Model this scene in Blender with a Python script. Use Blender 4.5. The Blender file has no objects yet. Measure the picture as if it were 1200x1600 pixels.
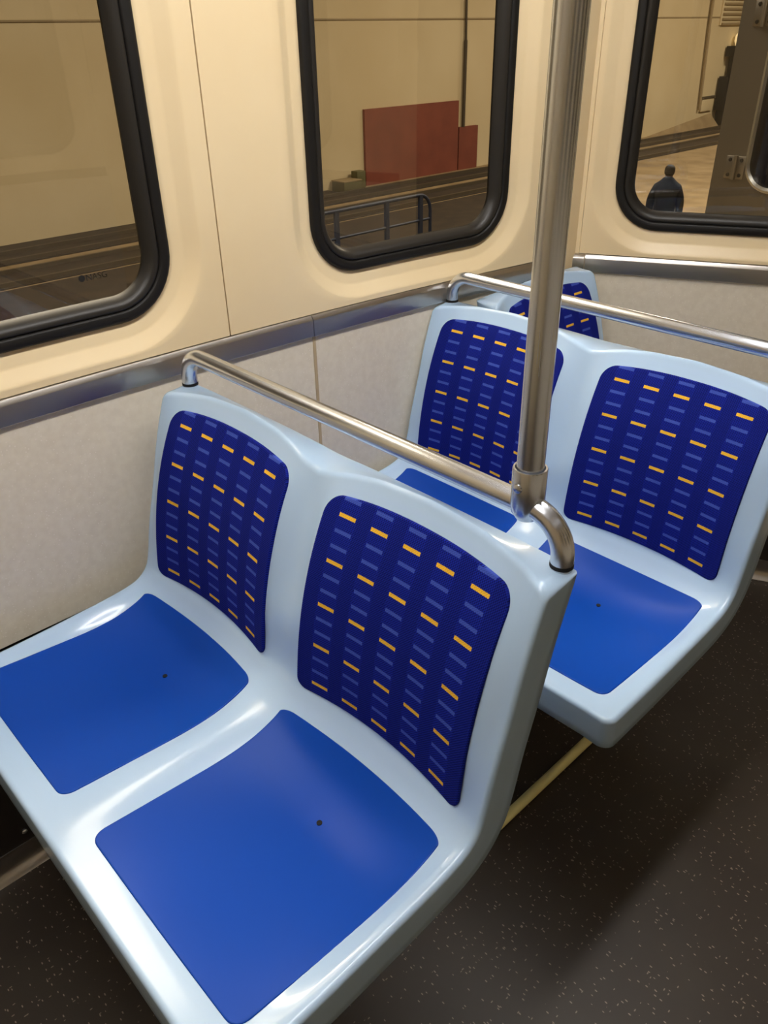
import bpy, bmesh, math, random
from mathutils import Vector, Matrix
import numpy as np
random.seed(7)
SC = bpy.context.scene
COL = SC.collection
H = 1.48                      # eye height above the car floor; all heights below are written relative to the eye

# ------------------------------------------------------------------ camera
cam_d = bpy.data.cameras.new('camera'); cam = bpy.data.objects.new('camera', cam_d); COL.objects.link(cam)
RW = ((0.691865, 0.721818, -0.017356), (-0.364271, 0.369707, 0.854765), (-0.623401, 0.58506, -0.518725))
cam.matrix_world = Matrix(((RW[0][0], RW[1][0], -RW[2][0], 0), (RW[0][1], RW[1][1], -RW[2][1], 0),
                           (RW[0][2], RW[1][2], -RW[2][2], H), (0, 0, 0, 1)))
cam_d.sensor_fit = 'VERTICAL'; cam_d.sensor_height = 32.0; cam_d.lens = 32.0 * 1232.18 / 1600.0
cam_d.clip_start = 0.02; cam_d.clip_end = 200
SC.camera = cam
# ------------------------------------------------------------------ world, exposure, unseen hall lamps and fill
w = bpy.data.worlds.new('world'); SC.world = w; w.use_nodes = True
w.node_tree.nodes['Background'].inputs[0].default_value = (0.10, 0.085, 0.06, 1)
w.node_tree.nodes['Background'].inputs[1].default_value = 0.10
SC.view_settings.view_transform = 'Standard'; SC.view_settings.look = 'None'
SC.view_settings.gamma = 1.0; SC.view_settings.use_curve_mapping = False
SC.view_settings.exposure = 0.0
CAR_LIGHT = 33.0              # emission of the ceiling strips
HALL_LIGHT = 1750.0           # base watts of the unseen hall lamps and the added fill
SC.cycles.use_denoising = True
SC.cycles.max_bounces = 8; SC.cycles.transparent_max_bounces = 12
for hx, hy, hz, pw in ((-8.0, 4.0, 5.5, 0.8), (-8.0, 18.0, 5.5, 1.0), (-8.0, 32.0, 5.5, 1.2), (-4.5, .6, 4.5, .25)):  # the last one is a fill added to brighten the coupled car
    ld = bpy.data.lights.new('hall_and_fill_lamp', 'AREA'); ld.shape = 'RECTANGLE'; ld.size = 1.2; ld.size_y = 5
    ld.energy = HALL_LIGHT * pw; ld.color = (1.0, 0.90, 0.74)
    lo = bpy.data.objects.new('hall_and_fill_lamp', ld); COL.objects.link(lo); lo.location = (hx, hy, hz + H)

# ------------------------------------------------------------------ materials
def srgb(r, g, b):
    f = lambda c: (c / 255 / 12.92) if c / 255 <= 0.04045 else ((c / 255 + 0.055) / 1.055) ** 2.4
    return (f(r), f(g), f(b), 1)
def mat(name, col, rough=0.5, metal=0.0, **kw):
    m = bpy.data.materials.new(name); m.use_nodes = True
    p = m.node_tree.nodes['Principled BSDF']
    p.inputs['Base Color'].default_value = col; p.inputs['Roughness'].default_value = rough
    p.inputs['Metallic'].default_value = metal
    for k, v in kw.items(): p.inputs[k.replace('_', ' ')].default_value = v
    return m
def N(m, t, **kw):
    n = m.node_tree.nodes.new(t)
    for k, v in kw.items(): setattr(n, k, v)
    return n
def L(m, a, b): m.node_tree.links.new(a, b)
def P(m): return m.node_tree.nodes['Principled BSDF']
def noise_color(m, c0, c1, scale, stretch=(1, 1, 1), detail=4, lo=0.35, hi=0.65, bump=0.0):
    tc = N(m, 'ShaderNodeTexCoord'); mp = N(m, 'ShaderNodeMapping'); mp.inputs['Scale'].default_value = stretch
    nz = N(m, 'ShaderNodeTexNoise'); nz.inputs['Scale'].default_value = scale; nz.inputs['Detail'].default_value = detail
    cr = N(m, 'ShaderNodeValToRGB'); cr.color_ramp.elements[0].position = lo; cr.color_ramp.elements[1].position = hi
    cr.color_ramp.elements[0].color = c0; cr.color_ramp.elements[1].color = c1
    L(m, tc.outputs['Object'], mp.inputs[0]); L(m, mp.outputs[0], nz.inputs['Vector']); L(m, nz.outputs['Fac'], cr.inputs[0])
    L(m, cr.outputs[0], P(m).inputs['Base Color'])
    if bump:
        b = N(m, 'ShaderNodeBump'); b.inputs['Strength'].default_value = bump; b.inputs['Distance'].default_value = 0.002
        L(m, nz.outputs['Fac'], b.inputs['Height']); L(m, b.outputs[0], P(m).inputs['Normal'])
    return m
M = {}
M['shell'] = mat('seat_gelcoat', srgb(176, 203, 231), 0.24, Coat_Weight=0.3, Coat_Roughness=0.08)
M['pan'] = mat('seat_blue', srgb(4, 66, 164), 0.42, Specular_IOR_Level=0.18)
M['cream'] = noise_color(mat('cream_panel', srgb(236, 214, 172), 0.34), srgb(234, 211, 168), srgb(238, 217, 176), 3.0)
M['beige'] = noise_color(mat('beige_laminate', srgb(205, 188, 165), 0.55), srgb(222, 211, 190), srgb(229, 219, 199), 60, detail=6)
def speck(m, scale, thr, col, stretch=(1, 1, 1)):
    """scatter small flecks over the base colour"""
    base = P(m).inputs['Base Color']; src = base.links[0].from_socket if base.links else None
    tc = N(m, 'ShaderNodeTexCoord'); mp = N(m, 'ShaderNodeMapping'); mp.inputs['Scale'].default_value = stretch
    vo = N(m, 'ShaderNodeTexVoronoi'); vo.inputs['Scale'].default_value = scale
    lt = N(m, 'ShaderNodeMath', operation='LESS_THAN'); lt.inputs[1].default_value = thr
    sep = N(m, 'ShaderNodeSeparateColor'); g = N(m, 'ShaderNodeMath', operation='GREATER_THAN'); g.inputs[1].default_value = 0.42
    mu = N(m, 'ShaderNodeMath', operation='MULTIPLY'); mix = N(m, 'ShaderNodeMix', data_type='RGBA')
    L(m, tc.outputs['Object'], mp.inputs[0]); L(m, mp.outputs[0], vo.inputs['Vector'])
    L(m, vo.outputs['Distance'], lt.inputs[0]); L(m, vo.outputs['Color'], sep.inputs[0]); L(m, sep.outputs[0], g.inputs[0])
    L(m, lt.outputs[0], mu.inputs[0]); L(m, g.outputs[0], mu.inputs[1]); L(m, mu.outputs[0], mix.inputs['Factor'])
    if src: L(m, src, mix.inputs['A'])
    else: mix.inputs['A'].default_value = base.default_value
    mix.inputs['B'].default_value = col
    L(m, mix.outputs['Result'], base); return m
speck(M['beige'], 130, 0.18, srgb(236, 226, 210))
M['floor'] = noise_color(mat('rubber_floor', srgb(60, 52, 45), 0.5), srgb(47, 38, 30), srgb(53, 45, 36), 6, bump=0.05)
speck(M['floor'], 62, 0.17, srgb(140, 126, 112), (1, 2.4, 1))
speck(M['floor'], 47, 0.13, srgb(128, 116, 102), (2.4, 1, 1))
def steel(name, col, rough, stretch):
    m = mat(name, col, rough, 1.0)
    tc = N(m, 'ShaderNodeTexCoord'); mp = N(m, 'ShaderNodeMapping'); mp.inputs['Scale'].default_value = stretch
    nz = N(m, 'ShaderNodeTexNoise'); nz.inputs['Scale'].default_value = 1.0; nz.inputs['Detail'].default_value = 3
    mr = N(m, 'ShaderNodeMapRange'); mr.inputs['To Min'].default_value = rough - 0.008; mr.inputs['To Max'].default_value = rough + 0.008
    L(m, tc.outputs['Object'], mp.inputs[0]); L(m, mp.outputs[0], nz.inputs['Vector'])
    L(m, nz.outputs['Fac'], mr.inputs['Value']); L(m, mr.outputs[0], P(m).inputs['Roughness'])
    return m
M['steel_x'] = steel('brushed_steel_rail', srgb(208, 212, 220), 0.27, (8, 500, 500))
M['steel_z'] = steel('brushed_steel_pole', srgb(206, 211, 220), 0.27, (500, 500, 8))
M['steel_y'] = steel('brushed_steel_strip', srgb(186, 181, 174), 0.30, (400, 8, 400))
M['rubber'] = mat('black_rubber', srgb(24, 22, 20), 0.5, Specular_IOR_Level=0.3)
M['rubber2'] = mat('grey_glazing_bead', srgb(40, 37, 33), 0.4, Specular_IOR_Level=0.35)
M['dark'] = mat('dark_brown_cover', srgb(36, 30, 26), 0.5)
M['black'] = mat('black_steel', srgb(20, 19, 18), 0.55)
M['hole'] = mat('hole_black', srgb(6, 6, 8), 0.8)
M['yellow'] = mat('yellow_paint', srgb(238, 228, 160), 0.45)
M['batten'] = mat('tan_batten', srgb(190, 168, 132), 0.45)
M['joint'] = mat('dark_joint', srgb(70, 58, 42), 0.8)
M['ceil'] = mat('ceiling_white', srgb(228, 220, 205), 0.5)
def emit(name, col, s):
    m = mat(name, (0.8, 0.8, 0.8, 1), 0.5); P(m).inputs['Emission Color'].default_value = col
    P(m).inputs['Emission Strength'].default_value = s; return m
M['lamp'] = emit('lamp_diffuser', (1.0, 0.97, 0.935, 1), CAR_LIGHT); M['lamp_dim'] = emit('lamp_diffuser_dim', (1.0, 0.96, 0.91, 1), CAR_LIGHT * .03)
# tinted glass: a clear tinted pane with Fresnel reflection
g = bpy.data.materials.new('tinted_glass'); g.use_nodes = True; g.node_tree.nodes.clear()
go = N(g, 'ShaderNodeOutputMaterial'); gt = N(g, 'ShaderNodeBsdfTransparent'); gg = N(g, 'ShaderNodeBsdfGlossy')
gm = N(g, 'ShaderNodeMixShader'); gf = N(g, 'ShaderNodeLayerWeight'); gp = N(g, 'ShaderNodeMath', operation='POWER'); gk = N(g, 'ShaderNodeMath', operation='MULTIPLY_ADD')
gt.inputs[0].default_value = (0.56, 0.53, 0.47, 1); gg.inputs['Roughness'].default_value = 0.02
gg.inputs['Color'].default_value = (1, 0.97, 0.93, 1)
gf.inputs['Blend'].default_value = 0.5; gp.inputs[1].default_value = 5.0; gk.inputs[1].default_value = 0.92; gk.inputs[2].default_value = 0.075; gk.use_clamp = True   # Schlick, both faces of the pane
L(g, gf.outputs['Facing'], gp.inputs[0]); L(g, gp.outputs[0], gk.inputs[0]); L(g, gk.outputs[0], gm.inputs[0]); L(g, gt.outputs[0], gm.inputs[1]); L(g, gg.outputs[0], gm.inputs[2])
L(g, gm.outputs[0], go.inputs[0]); M['glass'] = g
# woven seat fabric, UV = (metres across, yellow-row index down)
f = mat('woven_fabric', srgb(20, 26, 118), 0.85); P(f).inputs['Specular IOR Level'].default_value = 0.12
uv = N(f, 'ShaderNodeUVMap'); uv.uv_map = 'UVMap'; sp = N(f, 'ShaderNodeSeparateXYZ'); L(f, uv.outputs[0], sp.inputs[0])
def MA(op, a, b=None):
    n = N(f, 'ShaderNodeMath', operation=op)
    for i, v in enumerate((a, b)):
        if v is None: continue
        if isinstance(v, (int, float)): n.inputs[i].default_value = v
        else: L(f, v, n.inputs[i])
    return n.outputs[0]
U, V = sp.outputs[0], sp.outputs[1]
us = MA('DIVIDE', MA('ADD', U, 0.1304), 0.0652); vs = MA('MULTIPLY', V, 3.0)
ru = MA('ROUND', us); rv = MA('ROUND', vs)
saw = MA('MULTIPLY', MA('SINE', MA('MULTIPLY', U, 2200.0)), 0.014)
inu = MA('LESS_THAN', MA('ABSOLUTE', MA('SUBTRACT', us, ru)), 0.255)
inv = MA('LESS_THAN', MA('ADD', MA('ABSOLUTE', MA('SUBTRACT', vs, rv)), saw), 0.118)
dash = MA('MULTIPLY', inu, inv)
yel = MA('COMPARE', MA('FLOORED_MODULO', rv, 3.0), 0.0); f.node_tree.nodes[-1].inputs[2].default_value = 0.1
yel = MA('MULTIPLY', yel, MA('GREATER_THAN', rv, -0.5))
w1 = MA('MULTIPLY', MA('SINE', MA('MULTIPLY', U, 1500.0)), MA('SINE', MA('MULTIPLY', V, 112.0)))
wv = MA('ADD', MA('MULTIPLY', w1, 0.5), 0.5)
stripe = MA('MULTIPLY', MA('GREATER_THAN', MA('ABSOLUTE', MA('SUBTRACT', us, ru)), 0.30), 0.25)
navy = N(f, 'ShaderNodeMix', data_type='RGBA'); navy.inputs['A'].default_value = srgb(6, 11, 66); navy.inputs['B'].default_value = srgb(26, 42, 160)
L(f, MA('SUBTRACT', wv, MA('MULTIPLY', stripe, wv)), navy.inputs['Factor'])
dc = N(f, 'ShaderNodeMix', data_type='RGBA'); dc.inputs['A'].default_value = srgb(62, 82, 170); dc.inputs['B'].default_value = srgb(232, 182, 54)
L(f, yel, dc.inputs['Factor'])
fc = N(f, 'ShaderNodeMix', data_type='RGBA'); L(f, dash, fc.inputs['Factor']); L(f, navy.outputs['Result'], fc.inputs['A']); L(f, dc.outputs['Result'], fc.inputs['B'])
L(f, fc.outputs['Result'], P(f).inputs['Base Color'])
bp = N(f, 'ShaderNodeBump'); bp.inputs['Strength'].default_value = 0.5; bp.inputs['Distance'].default_value = 0.0008
L(f, MA('ADD', wv, MA('MULTIPLY', MA('MULTIPLY', dash, yel), 1.5)), bp.inputs['Height']); L(f, bp.outputs[0], P(f).inputs['Normal'])
M['fabric'] = f
# outside
M['hallwall'] = noise_color(mat('hall_wall', srgb(205, 188, 150), 0.8), srgb(200, 182, 143), srgb(210, 194, 158), 0.35)
M['hallfloor'] = noise_color(mat('hall_floor', srgb(150, 130, 98), 0.8), srgb(136, 116, 84), srgb(160, 140, 106), 1.4)
M['track'] = noise_color(mat('dark_trackbed', srgb(50, 40, 30), 0.8), srgb(42, 34, 26), srgb(58, 47, 36), 3)
M['red'] = noise_color(mat('red_board', srgb(124, 62, 46), 0.7), srgb(118, 58, 42), srgb(130, 66, 48), 2)
M['pipe'] = mat('painted_pipe', srgb(150, 132, 100), 0.6)
M['pipe_dark'] = mat('dark_pipe', srgb(72, 62, 46), 0.6)
M['green'] = mat('olive_box', srgb(96, 92, 58), 0.6)
M['tram'] = steel('tram_steel', srgb(172, 167, 158), 0.42, (300, 300, 6))
M['tramwin'] = mat('tram_window_dark', srgb(22, 24, 40), 0.08)
M['coat'] = mat('dark_coat', srgb(9, 9, 14), 0.85); M['skin'] = mat('skin', srgb(120, 86, 66), 0.6)
M['hair'] = mat('dark_hair', srgb(24, 20, 18), 0.7); M['trouser'] = mat('dark_trousers', srgb(26, 25, 28), 0.8)
M['amber'] = emit('amber_lamp', (1.0, 0.72, 0.32, 1), 1.2)
M['bluereflect'] = mat('reflected_blue', srgb(30, 42, 66), 0.5)  # even blue of the bars that stand in for a reflection
M['ink'] = mat('etched_mark', srgb(14, 12, 10), 0.8)

# ------------------------------------------------------------------ helpers
def mesh_obj(name, verts, faces, m, parent=None, smooth=True, ang=40, loc=None):
    me = bpy.data.meshes.new(name); me.from_pydata([tuple(v) for v in verts], [], faces); me.update()
    bm = bmesh.new(); bm.from_mesh(me); bmesh.ops.recalc_face_normals(bm, faces=bm.faces); bm.to_mesh(me); bm.free()
    me.materials.append(m)
    if smooth:
        for p in me.polygons: p.use_smooth = True
        me.set_sharp_from_angle(angle=math.radians(ang))
    o = bpy.data.objects.new(name, me); COL.objects.link(o)
    if loc: o.location = loc
    if parent: o.parent = parent
    return o
def empty(name, loc, rz=0):
    o = bpy.data.objects.new(name, None); COL.objects.link(o); o.location = loc; o.rotation_euler = (0, 0, rz)
    o.empty_display_size = 0.1; return o
def tag(o, label, cat, group=None):
    o['label'] = label; o['category'] = cat
    if group: o['group'] = group
    return o
def struct(o): o['kind'] = 'structure'; return o
class MB:
    """gathers boxes, tubes and lofts for ONE mesh"""
    def __init__(s): s.v = []; s.f = []
    def add(s, v, f):
        b = len(s.v); s.v += [tuple(x) for x in v]; s.f += [tuple(i + b for i in q) for q in f]; return s
    def box(s, x0, x1, y0, y1, z0, z1, bev=0.0):
        bm = bmesh.new(); bmesh.ops.create_cube(bm, size=1)
        for v in bm.verts: v.co = ((x0 + x1) / 2 + v.co.x * (x1 - x0), (y0 + y1) / 2 + v.co.y * (y1 - y0), (z0 + z1) / 2 + v.co.z * (z1 - z0))
        if bev: bmesh.ops.bevel(bm, geom=bm.edges[:], offset=bev, segments=2, affect='EDGES', profile=0.5)
        bm.verts.index_update(); s.add([v.co for v in bm.verts], [[v.index for v in q.verts] for q in bm.faces]); bm.free(); return s
    def tube(s, pts, r, n=20, caps=True):
        pts = [Vector(p) for p in pts]; rs = r if isinstance(r, (list, tuple)) else [r] * len(pts)
        t0 = (pts[1] - pts[0]).normalized(); u = t0.orthogonal().normalized(); V_ = []; F = []
        for i, p in enumerate(pts):
            t = (pts[min(i + 1, len(pts) - 1)] - pts[max(i - 1, 0)]).normalized()
            u = (u - t * u.dot(t)).normalized(); w_ = t.cross(u)
            for k in range(n):
                a = 2 * math.pi * k / n; V_.append(p + (u * math.cos(a) + w_ * math.sin(a)) * rs[i])
        for i in range(len(pts) - 1):
            for k in range(n): F.append((i * n + k, i * n + (k + 1) % n, (i + 1) * n + (k + 1) % n, (i + 1) * n + k))
        if caps: F.append(tuple(range(n - 1, -1, -1))); F.append(tuple((len(pts) - 1) * n + k for k in range(n)))
        return s.add(V_, F)
    def out(s, name, m, parent=None, **kw): return mesh_obj(name, s.v, s.f, m, parent, **kw)

# ------------------------------------------------------------------ the seat surface
W2 = 0.228
CO = (1.58962336, 0.0, 0.32088444, 2.77175587, 2.55707841, 0.78691628, 1.00300343)
def ypad(u, z): return CO[0] + CO[2] * u * u + CO[3] * z + CO[4] * z * z + CO[5] * z ** 3 + CO[6] * u * u * z
def lerp(a, b, t): return a + (b - a) * t
def sm(t): t = max(0.0, min(1.0, t)); return t * t * (3 - 2 * t)
def tab(xs, ys, x):
    for i in range(len(xs) - 1):
        if x <= xs[i + 1] or i == len(xs) - 2: return lerp(ys[i], ys[i + 1], (x - xs[i]) / (xs[i + 1] - xs[i]))
KC = [(.145, -.979), (.19, -.985), (.30, -1.012), (.40, -1.031), (.46, -1.035), (.515, -1.020), (.553, -.987), (.577, -.957), (.590, -.928)]
KS = [(.145, -.976), (.19, -.980), (.30, -.990), (.40, -.998), (.46, -.996), (.505, -.985), (.533, -.971), (.556, -.952), (.574, -.918)]
KE = [(.145, -.978), (.19, -.979), (.30, -.978), (.40, -.974), (.46, -.971), (.510, -.966), (.540, -.957), (.560, -.937), (.571, -.905)]
KI = [(.145, -.976), (.19, -.977), (.30, -.981), (.40, -.986), (.46, -.986), (.505, -.980), (.536, -.966), (.560, -.944), (.575, -.912)]
UE = 0.217                    # outer end of a half seat before the rolled edge
def Y(u, z, inner):
    a = abs(u)
    if a <= .18: return ypad(a, z)
    e = tab([-.93, -.848, -.771, -.693, -.64, -.584, -.53], [.566, .584, .607, .628, .645, .666, .690], z)
    if inner: e += .017 * sm((z + .86) / .25); q = (a - .18) / (W2 - .18)
    else: q = (a - .18) / (UE - .18)
    return lerp(ypad(.18, z), e, math.sin(math.pi / 2 * min(q, 1)))
def ztop(u, inner):
    a = abs(u)
    if inner: return tab([0, .10, .15, .18, .205, W2], [-.567, -.571, -.578, -.584, -.593, -.598], a)
    return tab([0, .10, .15, .18, .20, UE], [-.567, -.572, -.579, -.584, -.587, -.589], a)
FR = (0, .3, .57, .78, 1)
def knots(u, inner):
    a = abs(u); K = []
    for i in range(9):
        if a <= .18:
            t = (a / .18) ** 2; K.append((lerp(KC[i][0], KS[i][0], t), lerp(KC[i][1], KS[i][1], t)))
        else:
            E_ = KI if inner else KE; q = (a - .18) / ((W2 if inner else UE) - .18); t = math.sin(math.pi / 2 * min(q, 1))
            K.append((lerp(KS[i][0], E_[i][0], t), lerp(KS[i][1], E_[i][1], t)))
    zt = ztop(u, inner)
    for fr in FR:
        z = -.84 + fr * (zt + .84); K.append((Y(u, z, inner), z))
    return K
def cat(K, T):
    i = min(int(T), len(K) - 2); i = max(i, 0); t = T - i
    p1, p2 = K[i], K[i + 1]
    p0 = K[i - 1] if i > 0 else (2 * p1[0] - p2[0], 2 * p1[1] - p2[1])
    p3 = K[i + 2] if i + 2 < len(K) else (2 * p2[0] - p1[0], 2 * p2[1] - p1[1])
    o = []
    for k in (0, 1):
        a, b, c, d = p0[k], p1[k], p2[k], p3[k]
        o.append(0.5 * (2 * b + (c - a) * t + (2 * a - 5 * b + 4 * c - d) * t * t + (3 * b - a - 3 * c + d) * t ** 3))
    return o
_kc = {}
def surf(u, T, inner):
    key = (round(u, 6), inner)
    if key not in _kc: _kc[key] = knots(u, inner)
    y, z = cat(_kc[key], T); return y, z
def bench(x, T, double):
    """point of the front surface; x across the bench, T along the profile"""
    if double:
        h = -1 if x < 0 else 1; u = x - h * W2; inner = (u * h) < 0
    else: u = x; inner = False
    y, z = surf(u, T, inner); return Vector((x, y, z))
DT = [(0, (0.03, -1)), (4, (0.0, -1)), (5, (.25, -.95)), (6, (.65, -.75)), (7, (.88, -.45)), (8, (.97, -.22)), (9, (1, -.08)), (13, (1, .10))]
def dvec(T):
    a = tab([d[0] for d in DT], [d[1][0] for d in DT], T); b = tab([d[0] for d in DT], [d[1][1] for d in DT], T)
    return Vector((0, a, b)).normalized()
def squash(a, b):             # square corner -> quarter disc
    return a * math.sqrt(1 - b * b / 2), b * math.sqrt(1 - a * a / 2)
def make_shell(double, parent):
    hx = (W2 + UE) if double else UE
    rc = 0.012; r = 0.0085; depth = 0.066
    xs = [-hx + rc * k / 6 for k in range(6)]
    n = 58 if double else 28
    xs += [-hx + rc + (2 * hx - 2 * rc) * k / n for k in range(n + 1)] + [hx - rc + rc * k / 6 for k in range(1, 7)]
    T0, T1 = rc / .040, 13 - rc / .062
    ts = [T0 * k / 6 for k in range(6)] + [T0 + (T1 - T0) * k / 70 for k in range(71)] + [T1 + (13 - T1) * k / 6 for k in range(1, 7)]
    nx, nt = len(xs), len(ts); pos = {}; nor = {}
    def dom(x, t):
        cx = 0 if abs(x) <= hx - rc else (abs(x) - (hx - rc)) / rc
        ct = (T0 - t) / T0 if t < T0 else ((t - T1) / (13 - T1) if t > T1 else 0)
        sx = 1 if x > 0 else -1; st = -1 if t < T0 else 1; ox, ot = cx, ct
        if cx > 0 and ct > 0: ox, ot = squash(cx, ct)
        X = sx * (hx - rc + ox * rc) if cx > 0 else x
        TT = (T0 - ot * T0 if st < 0 else T1 + ot * (13 - T1)) if ct > 0 else t
        return X, TT, (sx * ox, st * ot)
    verts = []; faces = []; Ts = []
    for j in range(nt):
        for i in range(nx):
            X, TT, d = dom(xs[i], ts[j]); pos[i, j] = bench(X, TT, double); nor[i, j] = (X, TT, d); verts.append(pos[i, j]); Ts.append(TT)
    for j in range(nt - 1):
        for i in range(nx - 1): a = j * nx + i; faces.append((a, a + 1, a + nx + 1, a + nx))
    loop = [(i, 0) for i in range(nx)] + [(nx - 1, j) for j in range(1, nt)] + [(i, nt - 1) for i in range(nx - 2, -1, -1)] + [(0, j) for j in range(nt - 2, 0, -1)]
    rings = [[j * nx + i for i, j in loop]]
    outs = []
    for i, j in loop:
        X, TT, d = nor[i, j]; e = 0.004
        dT = (bench(X, min(TT + .05, 13), double) - bench(X, max(TT - .05, 0), double)).normalized()
        o = Vector((d[0], 0, 0)) + dT * d[1]
        if i in (0, nx - 1) and 6 <= j < nt - 6: o = Vector((1 if i else -1, 0, 0))
        elif j in (0, nt - 1) and 6 <= i < nx - 6: o = dT * (1 if j else -1)
        outs.append(o.normalized())
    def ring(fo, fd):
        base = len(verts)
        for (i, j), o in zip(loop, outs):
            p = pos[i, j]; T_ = nor[i, j][1]; w_ = sm((T_ - 12.2) / .75); q = p + o * fo + dvec(T_) * fd
            if w_ > 0:        # the rear of the top edge is one straight line while the front edge arches
                d_ = Vector((p.x, .728, -.581)) - p; d_.x = 0; d_ -= Vector((0, 0, o.z * r)); g_ = p + o * fo + d_ * min(fd / depth, 1)
                q = q.lerp(g_, w_)
            verts.append(q)
        rings.append(list(range(base, base + len(loop))))
    for k in range(1, 6):
        a = math.pi / 2 * k / 5; ring(r * math.sin(a), r * (1 - math.cos(a)))
    for q in (.35, .7, 1.0): ring(r + .0015 * q, lerp(r, depth - .004, q))
    ring(r - .0015, depth - .001); ring(r - .006, depth)
    for a, b in zip(rings[:-1], rings[1:]):
        m_ = len(a)
        for k in range(m_): faces.append((a[k], a[(k + 1) % m_], b[(k + 1) % m_], b[k]))
    base = len(verts)         # rear face
    for j in range(nt):
        for i in range(nx):
            p = pos[i, j]; T_ = Ts[j * nx + i]; q = p + dvec(T_) * depth; w_ = sm((T_ - 11.0) / 1.9)
            verts.append(q.lerp(Vector((p.x, .728, min(p.z, -.587))), w_))
    for j in range(nt - 1):
        for i in range(nx - 1): a = base + j * nx + i; faces.append((a, a + nx, a + nx + 1, a + 1))
    a = rings[-1]; b = [base + j * nx + i for i, j in loop]; m_ = len(a)
    for k in range(m_): faces.append((a[k], a[(k + 1) % m_], b[(k + 1) % m_], b[k]))
    verts = [(v[0], v[1], v[2] + H) for v in verts]
    return mesh_obj('seat_shell', verts, faces, M['shell'], parent, ang=60)
ROWZ = [-.9163, -.8413, -.7675, -.6952, -.6261]
def vrow(z):
    if z < ROWZ[0]: return 4 + (ROWZ[0] - z) / .075
    if z > ROWZ[-1]: return -(z - ROWZ[-1]) / .0695
    return tab(ROWZ, [4, 3, 2, 1, 0], z)
def inset(name, m, parent, xc, fn, hw, b0, b1, rc0, rc1, thick, slope=None):
    """a rounded-corner inlay lying on the shell: fn(u, s)->(point, normal); s from b0 to b1"""
    nu, ns = 34, 40; verts = []; faces = []; uvs = []
    A = [-1 + 2 * i / nu for i in range(nu + 1)]; B = [-1 + 2 * j / ns for j in range(ns + 1)]
    def spread(t): return math.copysign(1 - (1 - abs(t)) ** 1.5, t)
    L_ = b1 - b0
    for b in B:
        for a in A:
            u = spread(a) * hw; s = (b0 + b1) / 2 + spread(b) * L_ / 2
            rc = rc0 if b < 0 else rc1; rs = rc * (1 if slope is None else slope)
            cu = (abs(u) - (hw - rc)) / rc; cs = (abs(s - (b0 + b1) / 2) - (L_ / 2 - rs)) / rs
            if cu > 0 and cs > 0:
                cu, cs = squash(cu, cs); u = math.copysign(hw - rc + cu * rc, u); s = (b0 + b1) / 2 + math.copysign(L_ / 2 - rs + cs * rs, s - (b0 + b1) / 2)
            p, nrm = fn(u, s)
            verts.append(Vector((p[0] + xc, p[1], p[2] + H)) + nrm * thick); uvs.append((u, vrow(p[2])))
    nx = nu + 1; ny = ns + 1
    for j in range(ns):
        for i in range(nu): q = j * nx + i; faces.append((q, q + 1, q + nx + 1, q + nx))
    loop = [(i, 0) for i in range(nx)] + [(nx - 1, j) for j in range(1, ny)] + [(i, ny - 1) for i in range(nx - 2, -1, -1)] + [(0, j) for j in range(ny - 2, 0, -1)]
    prev = [j * nx + i for i, j in loop]; cen = sum((Vector(v) for v in verts), Vector()) / len(verts)
    for fo, fd in ((.0010, .3), (.0014, .75), (.0012, 1.4)):
        cur = []
        for i, j in loop:
            v = verts[j * nx + i]; u, _ = uvs[j * nx + i]; o = (v - cen).normalized(); nrm = fn(u, 0.5 * (b0 + b1))[1]
            cur.append(len(verts)); verts.append(v + o * fo - nrm * thick * fd); uvs.append(uvs[j * nx + i])
        m_ = len(cur)
        for k in range(m_): faces.append((prev[k], prev[(k + 1) % m_], cur[(k + 1) % m_], cur[k]))
        prev = cur
    o = mesh_obj(name, verts, faces, m, parent, ang=75)
    ul = o.data.uv_layers.new(name='UVMap')
    for lp in o.data.loops: ul.data[lp.index].uv = uvs[lp.vertex_index]
    return o
def pad_fn(h, double):
    def fn(u, s):             # s = 0 at the bottom edge, 1 at the top edge
        zt = -.5955 - .0115 * (abs(u) / .178) ** 2.4; zb = -.9385 + .003 * (1 - (u / .178) ** 2)
        z = lerp(zb, zt, s); inner = double and (u * h) < 0
        y = Y(u, z, inner); dy = (Y(u, z + .002, inner) - Y(u, z - .002, inner)) / .004
        return (u, y, z), Vector((0, -1, dy)).normalized()
    return fn
def pan_fn(h, double):
    def fn(u, s):
        inner = double and (u * h) < 0
        y, z = surf(u, s, inner); y2, z2 = surf(u, s + .1, inner); y1, z1 = surf(u, s - .1, inner)
        t = Vector((0, y2 - y1, z2 - z1)).normalized()
        return (u, y, z), Vector((0, -t.z, t.y))
    return fn
def make_seat(name, loc, rz, double):
    root = empty(name, loc, rz)
    make_shell(double, root)
    for h in ((-1, 1) if double else (1,)):
        xc = h * W2 if double else 0.0
        inset('back_pad', M['fabric'], root, xc, pad_fn(h, double), .1785, 0, 1, .020, .026, .0045, slope=1 / .335)
        pan = inset('seat_pan', M['pan'], root, xc, pan_fn(h, double), .1805, .95, 6.12, .020, .026, .0022, slope=13)
        y, z = surf(0, 4.0, False)
        mb = MB(); mb.tube([(xc - .001, .4595, z + H + .0005), (xc - .001, .4595, z + H + .0034)], .0046, 16); mb.out('drain_hole', M['hole'], pan)
    x1 = W2 + .10 if double else .12
    mb = MB()                 # cantilever carrier under the shell
    mb.box(-.455 if double else -.2, x1, .30, .37, H - 1.135, H - 1.098, .004)
    mb.box(-.455 if double else -.2, x1, .47, .53, H - 1.135, H - 1.104, .004)
    mb.box(-.475 if double else -.2, -.44 if double else -.16, .24, .60, H - 1.23, H - 1.095, .004)
    mb.out('support_frame', M['black'], root, ang=30)
    return root
XC = -0.87532
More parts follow.
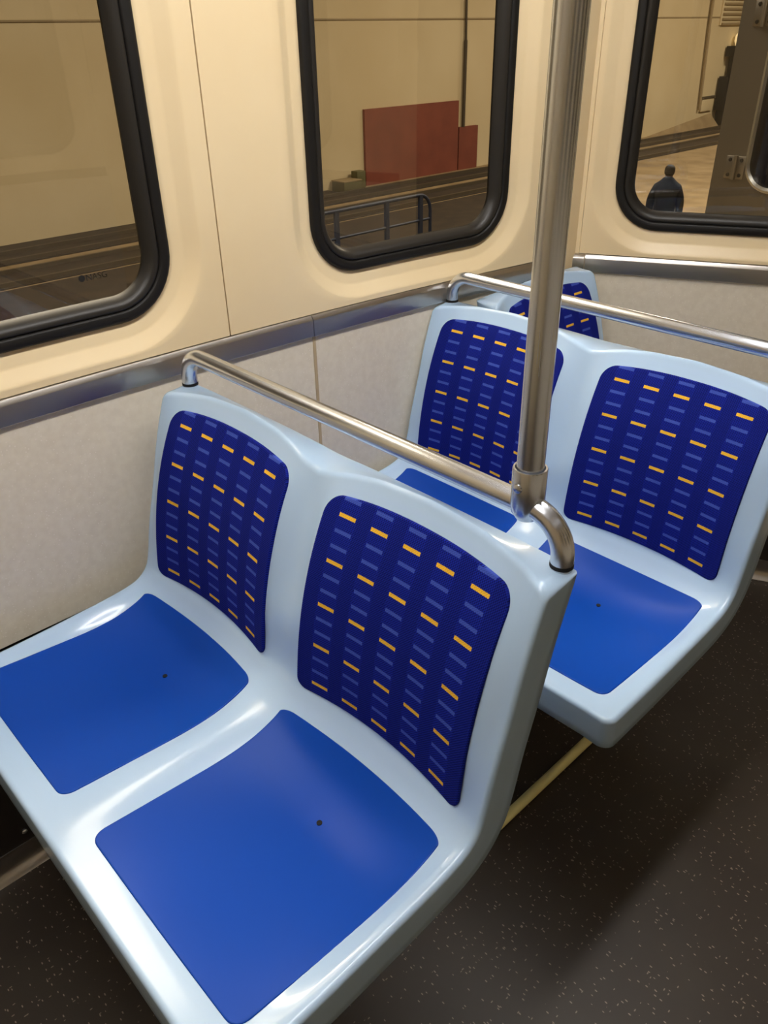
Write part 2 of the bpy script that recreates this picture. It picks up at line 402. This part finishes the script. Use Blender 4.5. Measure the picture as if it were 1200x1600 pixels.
seat1 = make_seat('double_seat', (XC, 0, 0), 0, True)
tag(seat1, 'pale blue double seat nearest the camera with two navy fabric back pads', 'seat', 'double seats along the side wall')
def copy_tree(o, parent=None):
    c = o.copy(); COL.objects.link(c); c.parent = parent
    for ch in list(o.children): copy_tree(ch, c)
    return c
seat2 = copy_tree(seat1); seat2.location = (XC, 0.76, 0)
seat2['label'] = 'second pale blue double seat, behind the near one and beside the middle window'
seat3 = make_seat('single_seat', (-0.553, 1.772, 0), math.radians(91.2), False)
tag(seat3, 'single pale blue seat in the far corner facing the aisle, half hidden', 'seat')

# ------------------------------------------------------------------ grab rails and pole
def arc(c, r, a0, a1, n=10):
    return [(c[0] + r * math.cos(math.radians(lerp(a0, a1, k / n))), c[1], c[2] + r * math.sin(math.radians(lerp(a0, a1, k / n)))) for k in range(n + 1)]
def make_rail(loc):
    root = empty('grab_rail', loc)
    zb = H - .513; y = .719; R_ = .052; xl = .4345
    pts = [(-xl, y, H - .584), (-xl, y, zb - R_ - .005)] + arc((-xl + R_, y, zb - R_), R_, 180, 90) + arc((xl - R_, y, zb - R_), R_, 90, 0) + [(xl, y, zb - R_ - .005), (xl, y, H - .584)]
    m = MB(); m.tube(pts, .0150, 24); m.out('rail', M['steel_x'], root)
    px = .3745; m = MB()      # socket: sleeve with open rim, domed foot welded round the rail
    prof = [(.003, zb - .0215), (.0135, zb - .019), (.0195, zb - .010), (.0218, zb + .002), (.0218, zb + .052), (.0211, zb + .0535), (.0190, zb + .0535), (.0182, zb + .052), (.0182, zb + .02), (.001, zb + .018)]
    n = 36; V_ = []; F = []
    for r, z in prof:
        for k in range(n): a = 2 * math.pi * k / n; V_.append((px + r * math.cos(a), y + r * math.sin(a), z))
    for i in range(len(prof) - 1):
        for k in range(n): F.append((i * n + k, i * n + (k + 1) % n, (i + 1) * n + (k + 1) % n, (i + 1) * n + k))
    m.add(V_, F); m.out('socket', M['steel_z'], root, ang=35)
    sx, sy = px - .0003, y - .0218; m = MB()   # screw facing the seat front
    d = Vector((-.05, -1, 0)).normalized(); c = Vector((px, y, zb + .031)) + d * .0210
    m.tube([c, c + d * .0024, c + d * .0038], [.0066, .0062, .0040], 16); m.out('screw', M['steel_z'], root)
    for s in (-1, 1):
        m = MB(); m.tube([(s * xl, y, H - .578), (s * xl, y, H - .5725)], .0154, 24); m.out('rail_gap_shade', M['hole'], root)  # black ring put in for the shaded gap round each leg
    return root
rail1 = make_rail((XC, 0, 0)); tag(rail1, 'brushed steel grab rail along the top of the nearest double seat', 'grab rail', 'grab rails on the seat backs')
rail2 = copy_tree(rail1); rail2.location = (XC, .76, 0); rail2['label'] = 'brushed steel grab rail on top of the second double seat'
def make_pole(loc):
    root = empty('grab_pole', loc)
    m = MB(); m.tube([(.3745, .719, H - .488), (.3745, .719, H - .2), (.3745, .719, H + .2), (.3745, .719, H + .715)], .0172, 32); m.out('pole', M['steel_z'], root)
    m = MB(); m.tube([(.3745, .719, H + .705), (.3745, .719, H + .716)], [.045, .045], 24); m.out('ceiling_flange', M['steel_z'], root)
    return root
pole1 = make_pole((XC, 0, 0)); tag(pole1, 'upright brushed steel pole rising from the socket on the nearest rail', 'pole', 'upright grab poles')
pole2 = copy_tree(pole1); pole2.location = (XC, .76, 0); pole2['label'] = 'upright steel pole on the second rail, at the right edge of the view'

# ------------------------------------------------------------------ car shell
def wallx(y): return -1.385 + .055 * max(0.0, y - .45) ** 2
def on_left(y, z, d): return (wallx(y) + d, y, z + H)
E0 = (-1.327, 2.032); KE_ = 1.05; EE = (.90118, .43345); EN = (-.43345, .90118)
def on_end(e, z, d): return (E0[0] + EE[0] * e * KE_ - EN[0] * d, E0[1] + EE[1] * e * KE_ - EN[1] * d, z * KE_ + H)
def rr(y0, y1, z0, z1, r, na=12, ne=10):
    o = []
    for (cy, cz, a0, nx_) in ((y1 - r, z0 + r, -90, 0), (y1 - r, z1 - r, 0, 1), (y0 + r, z1 - r, 90, 2), (y0 + r, z0 + r, 180, 3)):
        for k in range(na + 1): a = math.radians(a0 + 90 * k / na); o.append((cy + r * math.cos(a), cz + r * math.sin(a)))
        p = o[-1]; nxt = {0: (y1, z1 - r), 1: (y0 + r, z1), 2: (y0, z0 + r), 3: (y1 - r, z0)}[nx_]
        for k in range(1, ne): o.append((lerp(p[0], nxt[0], k / ne), lerp(p[1], nxt[1], k / ne)))
    return o
def loft(name, loops, m, warp, parent=None, sub=1, ang=40, cap=False):
    verts = []; faces = []; n = len(loops[0])
    for lp in loops: verts += [warp(*p) for p in lp]
    for a in range(len(loops) - 1):
        for k in range(n): faces.append((a * n + k, a * n + (k + 1) % n, (a + 1) * n + (k + 1) % n, (a + 1) * n + k))
    if cap: faces.append(tuple((len(loops) - 1) * n + k for k in range(n)))
    return mesh_obj(name, verts, faces, m, parent, ang=ang)
ZT = .47                      # top of the windows
def rrd(b, off, r, d):        # loop grown outward by off
    return [(p[0], p[1], d) for p in rr(b[0] - off, b[1] + off, b[2] - off, b[3] + off, max(r + off, .002))]
def window_wall(panel, rect, win, warp, parent):
    r = .118
    outer = [(p[0], p[1], 0.0) for p in rr(*rect, .0015)]
    f0 = rrd(win, .060, r, 0.0)
    mids = [[(lerp(a[0], b[0], t), lerp(a[1], b[1], t), 0.0) for a, b in zip(outer, f0)] for t in (.15, .3, .45, .6, .75, .88)]
    lip = [(p[0] + 0, p[1], -.012) for p in outer]
    loops = [lip, outer] + mids + [f0, rrd(win, .057, r, -.0012), rrd(win, .052, r, -.004), rrd(win, .034, r, -.0155), rrd(win, .028, r, -.018), rrd(win, .012, r, -.0185), rrd(win, .006, r, -.021), rrd(win, -.003, r, -.024)]
    return loft(panel, loops, M['cream'], warp, parent, ang=28)
def window(name, win, warp):
    r = .118
    fr = [(0.001, -.030), (.001, -.016), (-.002, -.0125), (-.006, -.0115), (-.017, -.0115), (-.020, -.0135), (-.0215, -.019)]
    o = loft(name, [rrd(win, a, r, d) for a, d in fr], M['rubber'], warp, None, ang=50); struct(o)
    fr = [(-.0205, -.019), (-.0230, -.0145), (-.0270, -.0135), (-.034, -.0165), (-.040, -.024), (-.0445, -.034), (-.046, -.040)]
    loft('glazing_bead', [rrd(win, a, r, d) for a, d in fr], M['rubber2'], warp, o, ang=60)
    b = (win[0] + .043, win[1] - .043, win[2] + .043, win[3] - .043)
    outer = [(p[0], p[1], -.036) for p in rr(*b, r - .043)]
    cy = (b[0] + b[1]) / 2; cz = (b[2] + b[3]) / 2; verts = []; faces = []
    loops = [[(lerp(p[0], cy, t), lerp(p[1], cz, t), -.036) for p in outer] for t in (0, .3, .6, .9)]
    loft('pane', loops, M['glass'], warp, o, cap=True)
    return o
WIN1 = (.180, .764, -.4585, ZT); WIN2 = (1.100, 1.686, -.4605, ZT); WIN3 = (.086, .672, -.4635, ZT)
wl = struct(empty('wall_left', (0, 0, 0)))
ZS = -.531                    # top of the steel strip
window_wall('wall_panel', (-.05, .8625, ZS, .60), WIN1, on_left, wl)
window_wall('wall_panel', (.8655, 1.776, ZS, .60), WIN2, on_left, wl)
win_1 = window('window_1', WIN1, on_left); win_2 = window('window_2', WIN2, on_left)
def strip_patch(name, y0, y1, z0, z1, m, warp, parent, d=0.0, n=10, back=-.012):
    prof = [(z0, back), (z0, d - .001), (z0 + .001, d), (z1 - .001, d), (z1, d - .001), (z1, back)]
    verts = []; faces = []
    for k in range(n + 1):
        y = lerp(y0, y1, k / n); verts += [warp(y, z, q) for z, q in prof]
    for k in range(n):
        for i in range(5): a = k * 6 + i; faces.append((a, a + 1, a + 7, a + 6))
        faces.append((k * 6 + 5, k * 6, k * 6 + 6, k * 6 + 11))
    faces.append(tuple(range(6))); faces.append(tuple(n * 6 + i for i in range(6)))
    return mesh_obj(name, verts, faces, m, parent, ang=30)
strip_patch('wall_panel', -1.6, -.053, ZS, .60, M['cream'], on_left, wl)
CA = (wallx(1.779), 1.779)
def on_corner(t, z, d): return (lerp(CA[0], E0[0], t) + d, lerp(CA[1], E0[1], t), z + H)
strip_patch('corner_panel', 0, 1, -1.10, .66, M['cream'], on_corner, wl, n=2)
strip_patch('lower_panel', -1.6, 1.0705, -1.019, -.574, M['beige'], on_left, wl, n=24)
strip_patch('lower_panel', 1.0755, 1.776, -1.019, -.574, M['beige'], on_left, wl)
strip_patch('seam_batten', 1.0695, 1.0765, -1.019, -.574, M['batten'], on_left, wl, d=.0022, n=2)
# dark backing in the joints
strip_patch('joint_backing', .860, .868, ZS, .60, M['joint'], on_left, wl, d=-.006, n=1)
strip_patch('joint_backing', 1.773, 1.782, ZS, .60, M['joint'], on_left, wl, d=-.006, n=1)
def rail_strip(name, y0, y1, warp, n=14):
    prof = [(-.580, -.01), (-.580, .0065), (-.5785, .008), (-.5435, .008), (-.5415, .0075), (-.5335, .0022), (-.532, -.001), (-.532, -.01)]
    verts = []; faces = []; k_ = len(prof)
    for k in range(n + 1): verts += [warp(lerp(y0, y1, k / n), z, d) for z, d in prof]
    for k in range(n):
        for i in range(k_ - 1): a = k * k_ + i; faces.append((a, a + 1, a + k_ + 1, a + k_))
    faces.append(tuple(range(k_))); faces.append(tuple(n * k_ + i for i in range(k_)))
    return struct(mesh_obj(name, verts, faces, M['steel_y'], None, ang=30))
rail_strip('trim_1', -1.6, 1.0685, on_left, 30); rail_strip('trim_2', 1.0700, 1.775, on_left)
# end wall
we = struct(empty('wall_far', (0, 0, 0)))
window_wall('wall_panel', (.012, .95, -.531, .60), WIN3, on_end, we)
strip_patch('corner_post', -.006, .010, -1.02, .66, M['cream'], on_end, we, d=-.002, n=1)
win_3 = window('window_3', WIN3, on_end)
strip_patch('lower_panel', .002, .655, -1.019, -.574, M['beige'], on_end, we)
strip_patch('lower_panel', .660, .95, -1.019, -.574, M['beige'], on_end, we, n=4)
rail_strip('trim_3', .030, .95, on_end); 
cap = rail_strip('trim_4', -.004, .0285, lambda e, z, d: on_end(e, z, d * 1.35), 2)
# the opposite side of the car (outside the frame, seen only as reflections): the same walls mirrored
PE = on_end(.95, 0, 0); CXM = -.06
mx = lambda p: (2 * CXM - p[0], p[1])
def mir(warp): return lambda y, z, d: (2 * CXM - warp(y, z, d)[0],) + tuple(warp(y, z, d)[1:])
on_right = mir(on_left); on_end_r = mir(on_end)
WIN0 = (-.740, -.156, -.4585, ZT); WINB = (-1.55, -1.05, -.4585, ZT)
wr = struct(empty('wall_right', (0, 0, 0)))
for k, (rc_, wn) in enumerate((((-.90, -.053, ZS, .60), WIN0), ((-.05, .8625, ZS, .60), WIN1), ((.8655, 1.776, ZS, .60), WIN2))):
    window_wall('wall_panel', rc_, wn, on_right, wr); window('window_%d' % (4 + k), wn, on_right)
strip_patch('wall_panel', -1.6, -.903, ZS, .60, M['cream'], on_right, wr)
strip_patch('corner_panel', 0, 1, -1.10, .66, M['cream'], mir(on_corner), wr, n=2)
strip_patch('lower_panel', -1.6, 1.776, -1.47, -.574, M['beige'], on_right, wr, n=24)
wq = struct(empty('wall_far_right', (0, 0, 0)))
window_wall('wall_panel', (.012, .95, -.531, .60), WIN3, on_end_r, wq); window('window_7', WIN3, on_end_r)
strip_patch('lower_panel', .002, .95, -1.40, -.574, M['beige'], on_end_r, wq)
def slab(name, p, q, z0, z1, m, th=.03, parent=None):
    p = Vector((p[0], p[1], 0)); q = Vector((q[0], q[1], 0)); t = (q - p).normalized(); nn = Vector((-t.y, t.x, 0)) * th
    v = [(a.x, a.y, z + H) for z in (z0, z1) for a in (p, q, q + nn, p + nn)]
    return mesh_obj(name, v, [(0, 1, 2, 3), (4, 5, 6, 7), (0, 1, 5, 4), (1, 2, 6, 5), (2, 3, 7, 6), (3, 0, 4, 7)], m, parent, smooth=False)
wb = slab('wall_bulkhead', PE, mx(PE), -H, .70, M['cream']); struct(wb)
dr = slab('door_1', (PE[0] + .06, PE[1] - .02), (mx(PE)[0] - .06, PE[1] - .02), -H + .01, .55, M['cream'], .018); struct(dr)
slab('door_window', (PE[0] + .14, PE[1] - .026), (mx(PE)[0] - .14, PE[1] - .026), -.85, .48, M['pipe_dark'], .004, dr)
wk = slab('wall_rear', (2 * CXM + 1.40, -1.6), (-1.40, -1.6), -H, .70, M['cream']); struct(wk)
for nm, wp, a0, a1, pa in (('wall_panel', on_left, -1.6, 1.776, wl), ('wall_panel', on_right, -1.6, 1.776, wr), ('wall_panel', on_end, .002, .95, we), ('wall_panel', on_end_r, .002, .95, wq)):
    strip_patch(nm, a0, a1, .602, .705, M['cream'], wp, pa, n=24)
# heater covers along the walls below the panels
def cover(name, y0, y1, warp, dpt, n=20, kick=True):
    prof = [(-1.0, -.0135), (-1.0, -.0125), (-1.026, -.0125), (-1.026, dpt - .09), (-1.10, dpt - .012), (-1.418, dpt), (-H + .0, dpt), (-H, -.01)]
    verts = []; faces = []; k_ = len(prof)
    for k in range(n + 1): verts += [warp(lerp(y0, y1, k / n), z, d) for z, d in prof]
    for k in range(n):
        for i in range(k_ - 1): a = k * k_ + i; faces.append((a, a + 1, a + k_ + 1, a + k_))
    faces.append(tuple(range(k_))); faces.append(tuple(n * k_ + i for i in range(k_)))
    o = struct(mesh_obj(name, verts, faces, M['dark'], None, ang=25))
    prof = [(-1.415, dpt - .002), (-1.415, dpt + .002), (-1.432, dpt + .0035), (-1.437, dpt + .001), (-1.455, dpt + .002), (-1.470, dpt + .008), (-1.4765, dpt + .016), (-1.4795, dpt + .018), (-1.4795, dpt - .002)]
    verts = []; faces = []; k_ = len(prof)
    for k in range(n + 1): verts += [warp(lerp(y0, y1, k / n), z, d) for z, d in prof]
    for k in range(n):
        for i in range(k_ - 1): a = k * k_ + i; faces.append((a, a + 1, a + k_ + 1, a + k_))
    mesh_obj('kick_strip', verts, faces, M['steel_y'], o, ang=35)
    return o
base_l = cover('baseboard_left', -1.6, 1.76, on_left, .105, 30)
base_f = cover('baseboard_far', .06, .95, lambda e, z, d: on_end(e, z, d)[:2] + (z + H,), .12, 6)
for y in (-.25, .172, .60, 1.02):
    c = Vector(on_left(y, -1.385, .1045)); m = MB(); m.tube([c, c + Vector((.003, 0, 0)), c + Vector((.0048, 0, 0))], [.0060, .0054, .003], 14); m.out('bolt', M['steel_z'], base_l)
for e in (.60, .75):
    c = Vector(on_end(e, -1.352, .1215)); d = Vector((-EN[0], -EN[1], 0)); m = MB(); m.tube([c, c + d * .003, c + d * .005], [.006, .0054, .003], 14); m.out('bolt', M['steel_z'], base_f)
# small latch between the shell and the side wall
c = Vector((XC - .458, .655, H - .697)); m = MB(); m.tube([c, c + Vector((-.03, .0, 0)), c + Vector((-.053, .0, 0))], [.006, .006, .006], 14); m.out('wall_stud', M['steel_x'], seat1)
# floor and ceiling
fl = bpy.data.meshes.new('floor')
fv = [(-1.40, -1.6), (2 * CXM + 1.40, -1.6), mx(E0), mx(PE), (PE[0], PE[1]), E0, (-1.36, 1.79), (-1.40, 1.5)]
n_ = len(fv)
fo = mesh_obj('floor', [(x, y, 0) for x, y in fv] + [(x, y, -.05) for x, y in fv], [tuple(range(n_)), tuple(range(2 * n_ - 1, n_ - 1, -1))] + [(k, (k + 1) % n_, n_ + (k + 1) % n_, n_ + k) for k in range(n_)], M['floor'], None, smooth=False); struct(fo)
co_ = mesh_obj('ceiling', [(x, y, H + .715) for x, y in fv] + [(x, y, H + .76) for x, y in fv], [tuple(range(n_)), tuple(range(2 * n_ - 1, n_ - 1, -1))] + [(k, (k + 1) % n_, n_ + (k + 1) % n_, n_ + k) for k in range(n_)], M['ceil'], None, smooth=False); struct(co_)
# ceiling strips
def ceiling_light(x, y0, y1, label, lm):
    o = empty('ceiling_light', (x, (y0 + y1) / 2, H + .715)); h = (y1 - y0) / 2
    MB().box(-.085, .085, -h, h, -.02, 0, .004).out('housing', M['ceil'], o, ang=30)
    MB().box(-.062, .062, -h + .02, h - .02, -.030, -.019, .003).out('diffuser', lm, o, ang=30)
    tag(o, label, 'light', 'ceiling light strips'); return o
ceiling_light(-.66, -.45, 1.80, 'long ceiling light strip above the double seats', M['lamp'])
ceiling_light(2 * CXM + .66, -1.5, 1.75, 'long dim ceiling light strip above the far side of the aisle', M['lamp_dim'])
# yellow tube on the floor under the seats
m = MB(); m.tube([(-.646, .10, .0125), (-.646, 1.0, .0125), (-.646, 1.60, .0125)], .0115, 18)
tag(m.out('floor_pipe', M['yellow']), 'pale yellow tube lying on the dark floor under the seats', 'pipe')
# etched mark on the near window
cu = bpy.data.curves.new('etched_mark', 'FONT'); cu.body = '\u25cfNASG'; cu.size = .016; cu.extrude = 0.0001
to = bpy.data.objects.new('etched_mark', cu); COL.objects.link(to); cu.materials.append(M['ink'])
to.matrix_world = Matrix(((0, 0, 1, wallx(.56) - .0352), (1, 0, 0, .588), (0, 1, 0, H - .375), (0, 0, 0, 1)))
to.parent = win_1

# ------------------------------------------------------------------ the hall outside
G = -3.6 + H; XW = -17.3
o = MB().box(XW - .3, XW, -14, 60, G, 9, 0).out('wall_outside', M['hallwall'], None, smooth=False); struct(o)
MB().box(XW, XW + .03, -14, 60, H + .30, H + .335).out('wall_joint', M['pipe'], o, smooth=False)
o = MB().box(XW - .3, 14, -14, 60, G - .3, G).out('floor_outside', M['hallfloor'], None, smooth=False); struct(o)
o = MB().box(XW - .3, 14, 60, 60.3, G, 9).out('wall_end_outside', M['hallwall'], None, smooth=False); struct(o)
o = MB().box(XW - .3, 14, -14.3, 60, 9, 9.3).out('ceiling_outside', M['hallwall'], None, smooth=False); struct(o)
for k, (x0, x1, lab) in enumerate(((-16.72, -15.75, 'dark track trench nearest the hall wall'), (-15.2, -14.1, 'dark track trench farther from the hall wall'))):
    t = empty('track_trench', ((x0 + x1) / 2, 20, G)); hw = (x1 - x0) / 2
    MB().box(-hw, hw, -34, 40, .0, .02).out('trench_bed', M['track'], t, smooth=False)
    for s in (-1, 1): MB().box(s * (hw - .12) - .04, s * (hw - .12) + .04, -34, 40, .02, .09).out('rail', M['pipe_dark'], t, smooth=False)
    tag(t, lab + ', seen through the windows', 'track', 'track trenches')
o = MB().box(-14.0, -9.8, -14, 17.6, G, G + .012).out('dark_floor_strip', M['track'], None, smooth=False)  # darker area laid over the hall floor
tag(o, 'dark strip on the hall floor between the trench and the car', 'asphalt')
o = MB().box(XW + .004, -16.8, -14, 14.4, G, G + .05).out('dark_kerb', M['track'], None, smooth=False)
tag(o, 'dark kerb along the foot of the hall wall, seen through the left window', 'kerb')
# red board
o = MB().box(XW + .004, XW + .08, 15.75, 19.5, G, H - 1.71).out('red_board', M['red'], None, smooth=False)
tag(o, 'large dull red board against the hall wall, seen through the middle window', 'board')
o = MB().box(XW + .004, XW + .10, 19.53, 20.38, G, H - 2.42).out('red_cabinet', M['red'], None, smooth=False)
tag(o, 'lower red cabinet right of the large red board, under the dark wall pipe', 'cabinet')
m = MB(); m.tube([(XW + .08, 19.72, H - 2.42), (XW + .08, 19.72, H - .2)], .05, 10); m.tube([(XW + .08, 19.72, H - .2), (XW + .08, 19.64, H + 3)], .035, 10)
tag(m.out('wall_pipe', M['pipe_dark']), 'thin dark pipe running up the hall wall above the red cabinet', 'pipe')
t = empty('olive_box', (XW + .3, 14.85, G)); MB().box(-.25, .25, -.32, .30, 0, .26, .01).out('body', M['green'], t, ang=30); MB().box(-.26, .26, -.33, .31, .26, .29, .005).out('lid', M['pipe'], t, ang=30)
tag(t, 'low olive box with a yellow lid left of the red board', 'box')
o = MB().box(XW + .1, XW + .35, 15.18, 15.48, G, H - 3.15, .01).out('post', M['green'], None, ang=30); tag(o, 'short olive post between the low box and the red board', 'post')
t = empty('blue_reflection_bars', (-10.85, 10.3, G + .012))  # bars added to stand in for blue shapes reflected in the pane
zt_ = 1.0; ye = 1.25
m = MB(); m.tube([(0, -2.4, zt_), (0, ye - .3, zt_)] + [(0, ye - .3 + .3 * math.sin(a), zt_ - .3 + .3 * math.cos(a)) for a in (.3, .6, .9, 1.2, 1.5708)] + [(0, ye, 0)], .032, 12); m.out('top_rail', M['bluereflect'], t)
m = MB(); m.tube([(0, -2.4, .55), (0, ye, .55)], .024, 10); m.out('mid_rail', M['bluereflect'], t)
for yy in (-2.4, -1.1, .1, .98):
    m = MB(); m.box(-.03, .03, yy - .04, yy + .04, 0, zt_); m.out('post', M['bluereflect'], t, smooth=False)
tag(t, 'dark blue bars added outside for the blue reflection in the middle window', 'barrier')
# far part of the hall wall, right window
m = MB(); m.tube([(XW + .1, 34.3, H - 2.9), (XW + .1, 34.05, H - .6), (XW + .1, 33.98, H + .04), (XW + .1, 33.85, H + 2.5)], .06, 10)
tag(m.out('conduit', M['pipe']), 'pale conduit running up the hall wall, seen through the right window', 'conduit')
t = empty('wall_vent', (XW, 36.6, H + .05))
MB().box(0, .06, -1.7, 1.7, 0, 1.6).out('frame', M['hallwall'], t, smooth=False)
slat = None
for k in range(9):
    if slat is None: slat = MB().box(.06, .13, -1.6, 1.6, 0, .07).out('slat', M['pipe'], t, smooth=False)
    else: c = slat.copy(); COL.objects.link(c); c.parent = t; c.location = (0, 0, .17 * k)
slat.location = (0, 0, .01)
tag(t, 'slatted vent on the far hall wall at the top of the right window', 'vent')
t = empty('signal_stand', (XW + .27, 35.85, G))
MB().box(-.2, .2, -.25, .65, .62, 1.85, .01).out('cabinet', M['black'], t, ang=30)
MB().box(-.15, .15, .25, .75, 1.85, 2.75, .01).out('mast', M['black'], t, ang=30)
MB().box(-.2, .2, -.05, .75, 2.55, 2.92, .01).out('head', M['black'], t, ang=30)
MB().box(-.15, .15, -.1, .5, 0, .62).out('foot', M['black'], t, smooth=False)
m = MB(); m.tube([(0, .5, 2.92), (0, .5, 3.1), (0, .5, 3.3), (0, .5, 3.4)], [.1, .17, .15, .05], 14); m.out('beacon', M['amber'], t)
tag(t, 'black equipment stand with a small amber beacon by the far hall wall', 'stand')
t = empty('wall_box', (XW, 34.95, H - 2.98)); MB().box(0, .1, -.5, .5, 0, .5, .01).out('body', M['hallwall'], t, ang=30); MB().box(0, .14, -.55, .55, .46, .54, .01).out('hood', M['pipe_dark'], t, ang=30)
tag(t, 'small pale box with a dark hood low on the far hall wall', 'box')
# platform ramp rising along the far wall
o = mesh_obj('ramp', [(XW + .01, 30.6, G), (-16.8, 30.6, G), (-16.8, 35.5, G), (XW + .01, 35.5, G), (XW + .01, 35.5, G + .5), (XW + .01, 30.6, G + .01)], [(0, 1, 2, 3), (0, 3, 4, 5), (5, 4, 2, 1), (0, 5, 1), (2, 4, 3)], M['hallfloor'], None, smooth=False)
tag(o, 'sloping tan ramp at the foot of the far hall wall', 'ramp')
# person in a long dark coat
def skin(name, chains, m, parent=None, sub=2):
    me = bpy.data.meshes.new(name); V_ = []; Ed = []; Rr = []
    idx = {}
    for ch in chains:
        prev = None
        for p, r in ch:
            k = tuple(round(c, 4) for c in p)
            if k not in idx: idx[k] = len(V_); V_.append(p); Rr.append(r if isinstance(r, tuple) else (r, r))
            if prev is not None and prev != idx[k]: Ed.append((prev, idx[k]))
            prev = idx[k]
    me.from_pydata(V_, Ed, []); o = bpy.data.objects.new(name, me); COL.objects.link(o)
    o.modifiers.new('skin', 'SKIN'); sd = o.modifiers.new('sub', 'SUBSURF'); sd.levels = sub; sd.render_levels = sub
    for i, v in enumerate(me.skin_vertices[0].data): v.radius = Rr[i]; v.use_root = (i == 0)
    me.materials.append(m)
    if parent: o.parent = parent
    dg = bpy.context.evaluated_depsgraph_get(); me2 = bpy.data.meshes.new_from_object(o.evaluated_get(dg)); o.modifiers.clear(); o.data = me2
    for q in me2.polygons: q.use_smooth = True
    return o
pr = empty('person', (-6.71, 12.74, G), math.radians(206))
pel = (0, 0, .93)
ch = [[(pel, (.15, .11)), ((0, 0, 1.12), (.13, .095)), ((0, .01, 1.30), (.16, .11)), ((0, .015, 1.43), (.12, .08)), ((0, 0, 1.50), .055), ((0, -.01, 1.555), .06), ((0, -.015, 1.62), (.078, .095)), ((0, -.01, 1.69), (.06, .075))]]
for s in (-1, 1):
    ch.append([(pel, (.15, .11)), ((s * .09, 0, .86), .085), ((s * .10, -.02, .50), .055), ((s * .10, .01, .10), .038), ((s * .10, -.03, .04), .038), ((s * .105, -.15, .03), .03)])
    ch.append([((0, .015, 1.43), (.12, .08)), ((s * .17, .01, 1.41), .055), ((s * .22, .02, 1.16), .042), ((s * .22, -.05, .93), .032), ((s * .215, -.07, .85), .03)])
    for k in range(4):
        x = s * .215 + (k - 1.5) * .006; ch.append([((s * .215, -.07, .85), .03), ((x, -.055 - .018 * k, .80), .011), ((x, -.05 - .018 * k, .765), .009)])
    ch.append([((s * .215, -.07, .85), .03), ((s * .20, -.115, .82), .011), ((s * .195, -.125, .79), .009)])
skin('body', ch, M['skin'], pr)
coat = [[((0, .0, .55), (.22, .17)), ((0, 0, .80), (.20, .155)), ((0, .005, 1.05), (.185, .145)), ((0, .01, 1.28), (.215, .16)), ((0, .018, 1.42), (.195, .135)), ((0, .02, 1.50), (.115, .10)), ((0, .015, 1.56), (.08, .085))]]
for s in (-1, 1): coat.append([((0, .01, 1.28), (.205, .15)), ((s * .18, .012, 1.40), .095), ((s * .235, .02, 1.14), .07), ((s * .235, -.05, .90), .058)])
skin('coat', coat, M['coat'], pr)
skin('hair', [[((0, .035, 1.56), (.068, .062)), ((0, .02, 1.61), (.088, .085)), ((0, .005, 1.665), (.090, .098)), ((0, .0, 1.70), (.078, .085)), ((0, .0, 1.735), (.03, .03))]], M['hair'], pr)
for s in (-1, 1): skin('trouser_leg', [[((s * .095, 0, .70), .085), ((s * .10, -.015, .48), .07), ((s * .10, .01, .10), .058)]], M['trouser'], pr)
for s in (-1, 1): skin('shoe', [[((s * .10, .03, .05), .048), ((s * .10, -.08, .042), .046), ((s * .105, -.17, .035), .036)]], M['hair'], pr)
tag(pr, 'person in a long dark coat standing on the hall floor, seen through the right window', 'person')
# end of the coupled car beyond the right window
t = empty('coupled_car', (0, 2.9, 0)); y0 = 0.0
def pl(x, z, d): return (x, -d, z + H)
wb_ = (-1.243, -.60, -.475, .55)
outer = [(p[0], p[1], 0.0) for p in rr(-1.366, 1.30, -2.7, 1.3, .003)]
inn = rrd(wb_, 0, .085, 0.0)
lip = [(p[0], p[1], -1.2) for p in outer]
loft('body', [lip, outer, [(lerp(a[0], b[0], .5), lerp(a[1], b[1], .5), 0) for a, b in zip(outer, inn)], inn, rrd(wb_, 0, .085, -.03)], M['tram'], pl, t)
loft('window_frame', [rrd(wb_, .012, .085, -.002), rrd(wb_, .011, .085, .008), rrd(wb_, .003, .085, .012), rrd(wb_, -.006, .085, .008), rrd(wb_, -.009, .085, -.02)], M['steel_z'], pl, t)
loft('window_pane', [rrd(wb_, -.004, .085, -.012), [(lerp(p[0], -.9, .8), lerp(p[1], 0, .8), -.012) for p in rrd(wb_, -.004, .085, 0)]], M['tramwin'], pl, t, cap=True)
for hz in (-.415, .035):
    hx = -1.288
    hg = MB(); hg.box(hx - .034, hx - .002, -.006, .0, H + hz - .036, H + hz + .036, .002); hg.box(hx + .002, hx + .034, -.006, 0, H + hz - .036, H + hz + .036, .002)
    hg.tube([(hx, -.008, H + hz - .038), (hx, -.008, H + hz + .038)], .007, 12); ho = hg.out('hinge', M['tram'], t, ang=35)
    for a in (-1, 1):
        for b in (-1, 1):
            q = MB(); q.tube([(hx + a * .02, -.005, H + hz + b * .024), (hx + a * .02, -.010, H + hz + b * .024)], [.007, .005], 10); q.out('hinge_screw', M['black'], ho)
tag(t, 'brushed steel end of the coupled car beyond the right window, hinges on it', 'tram car')
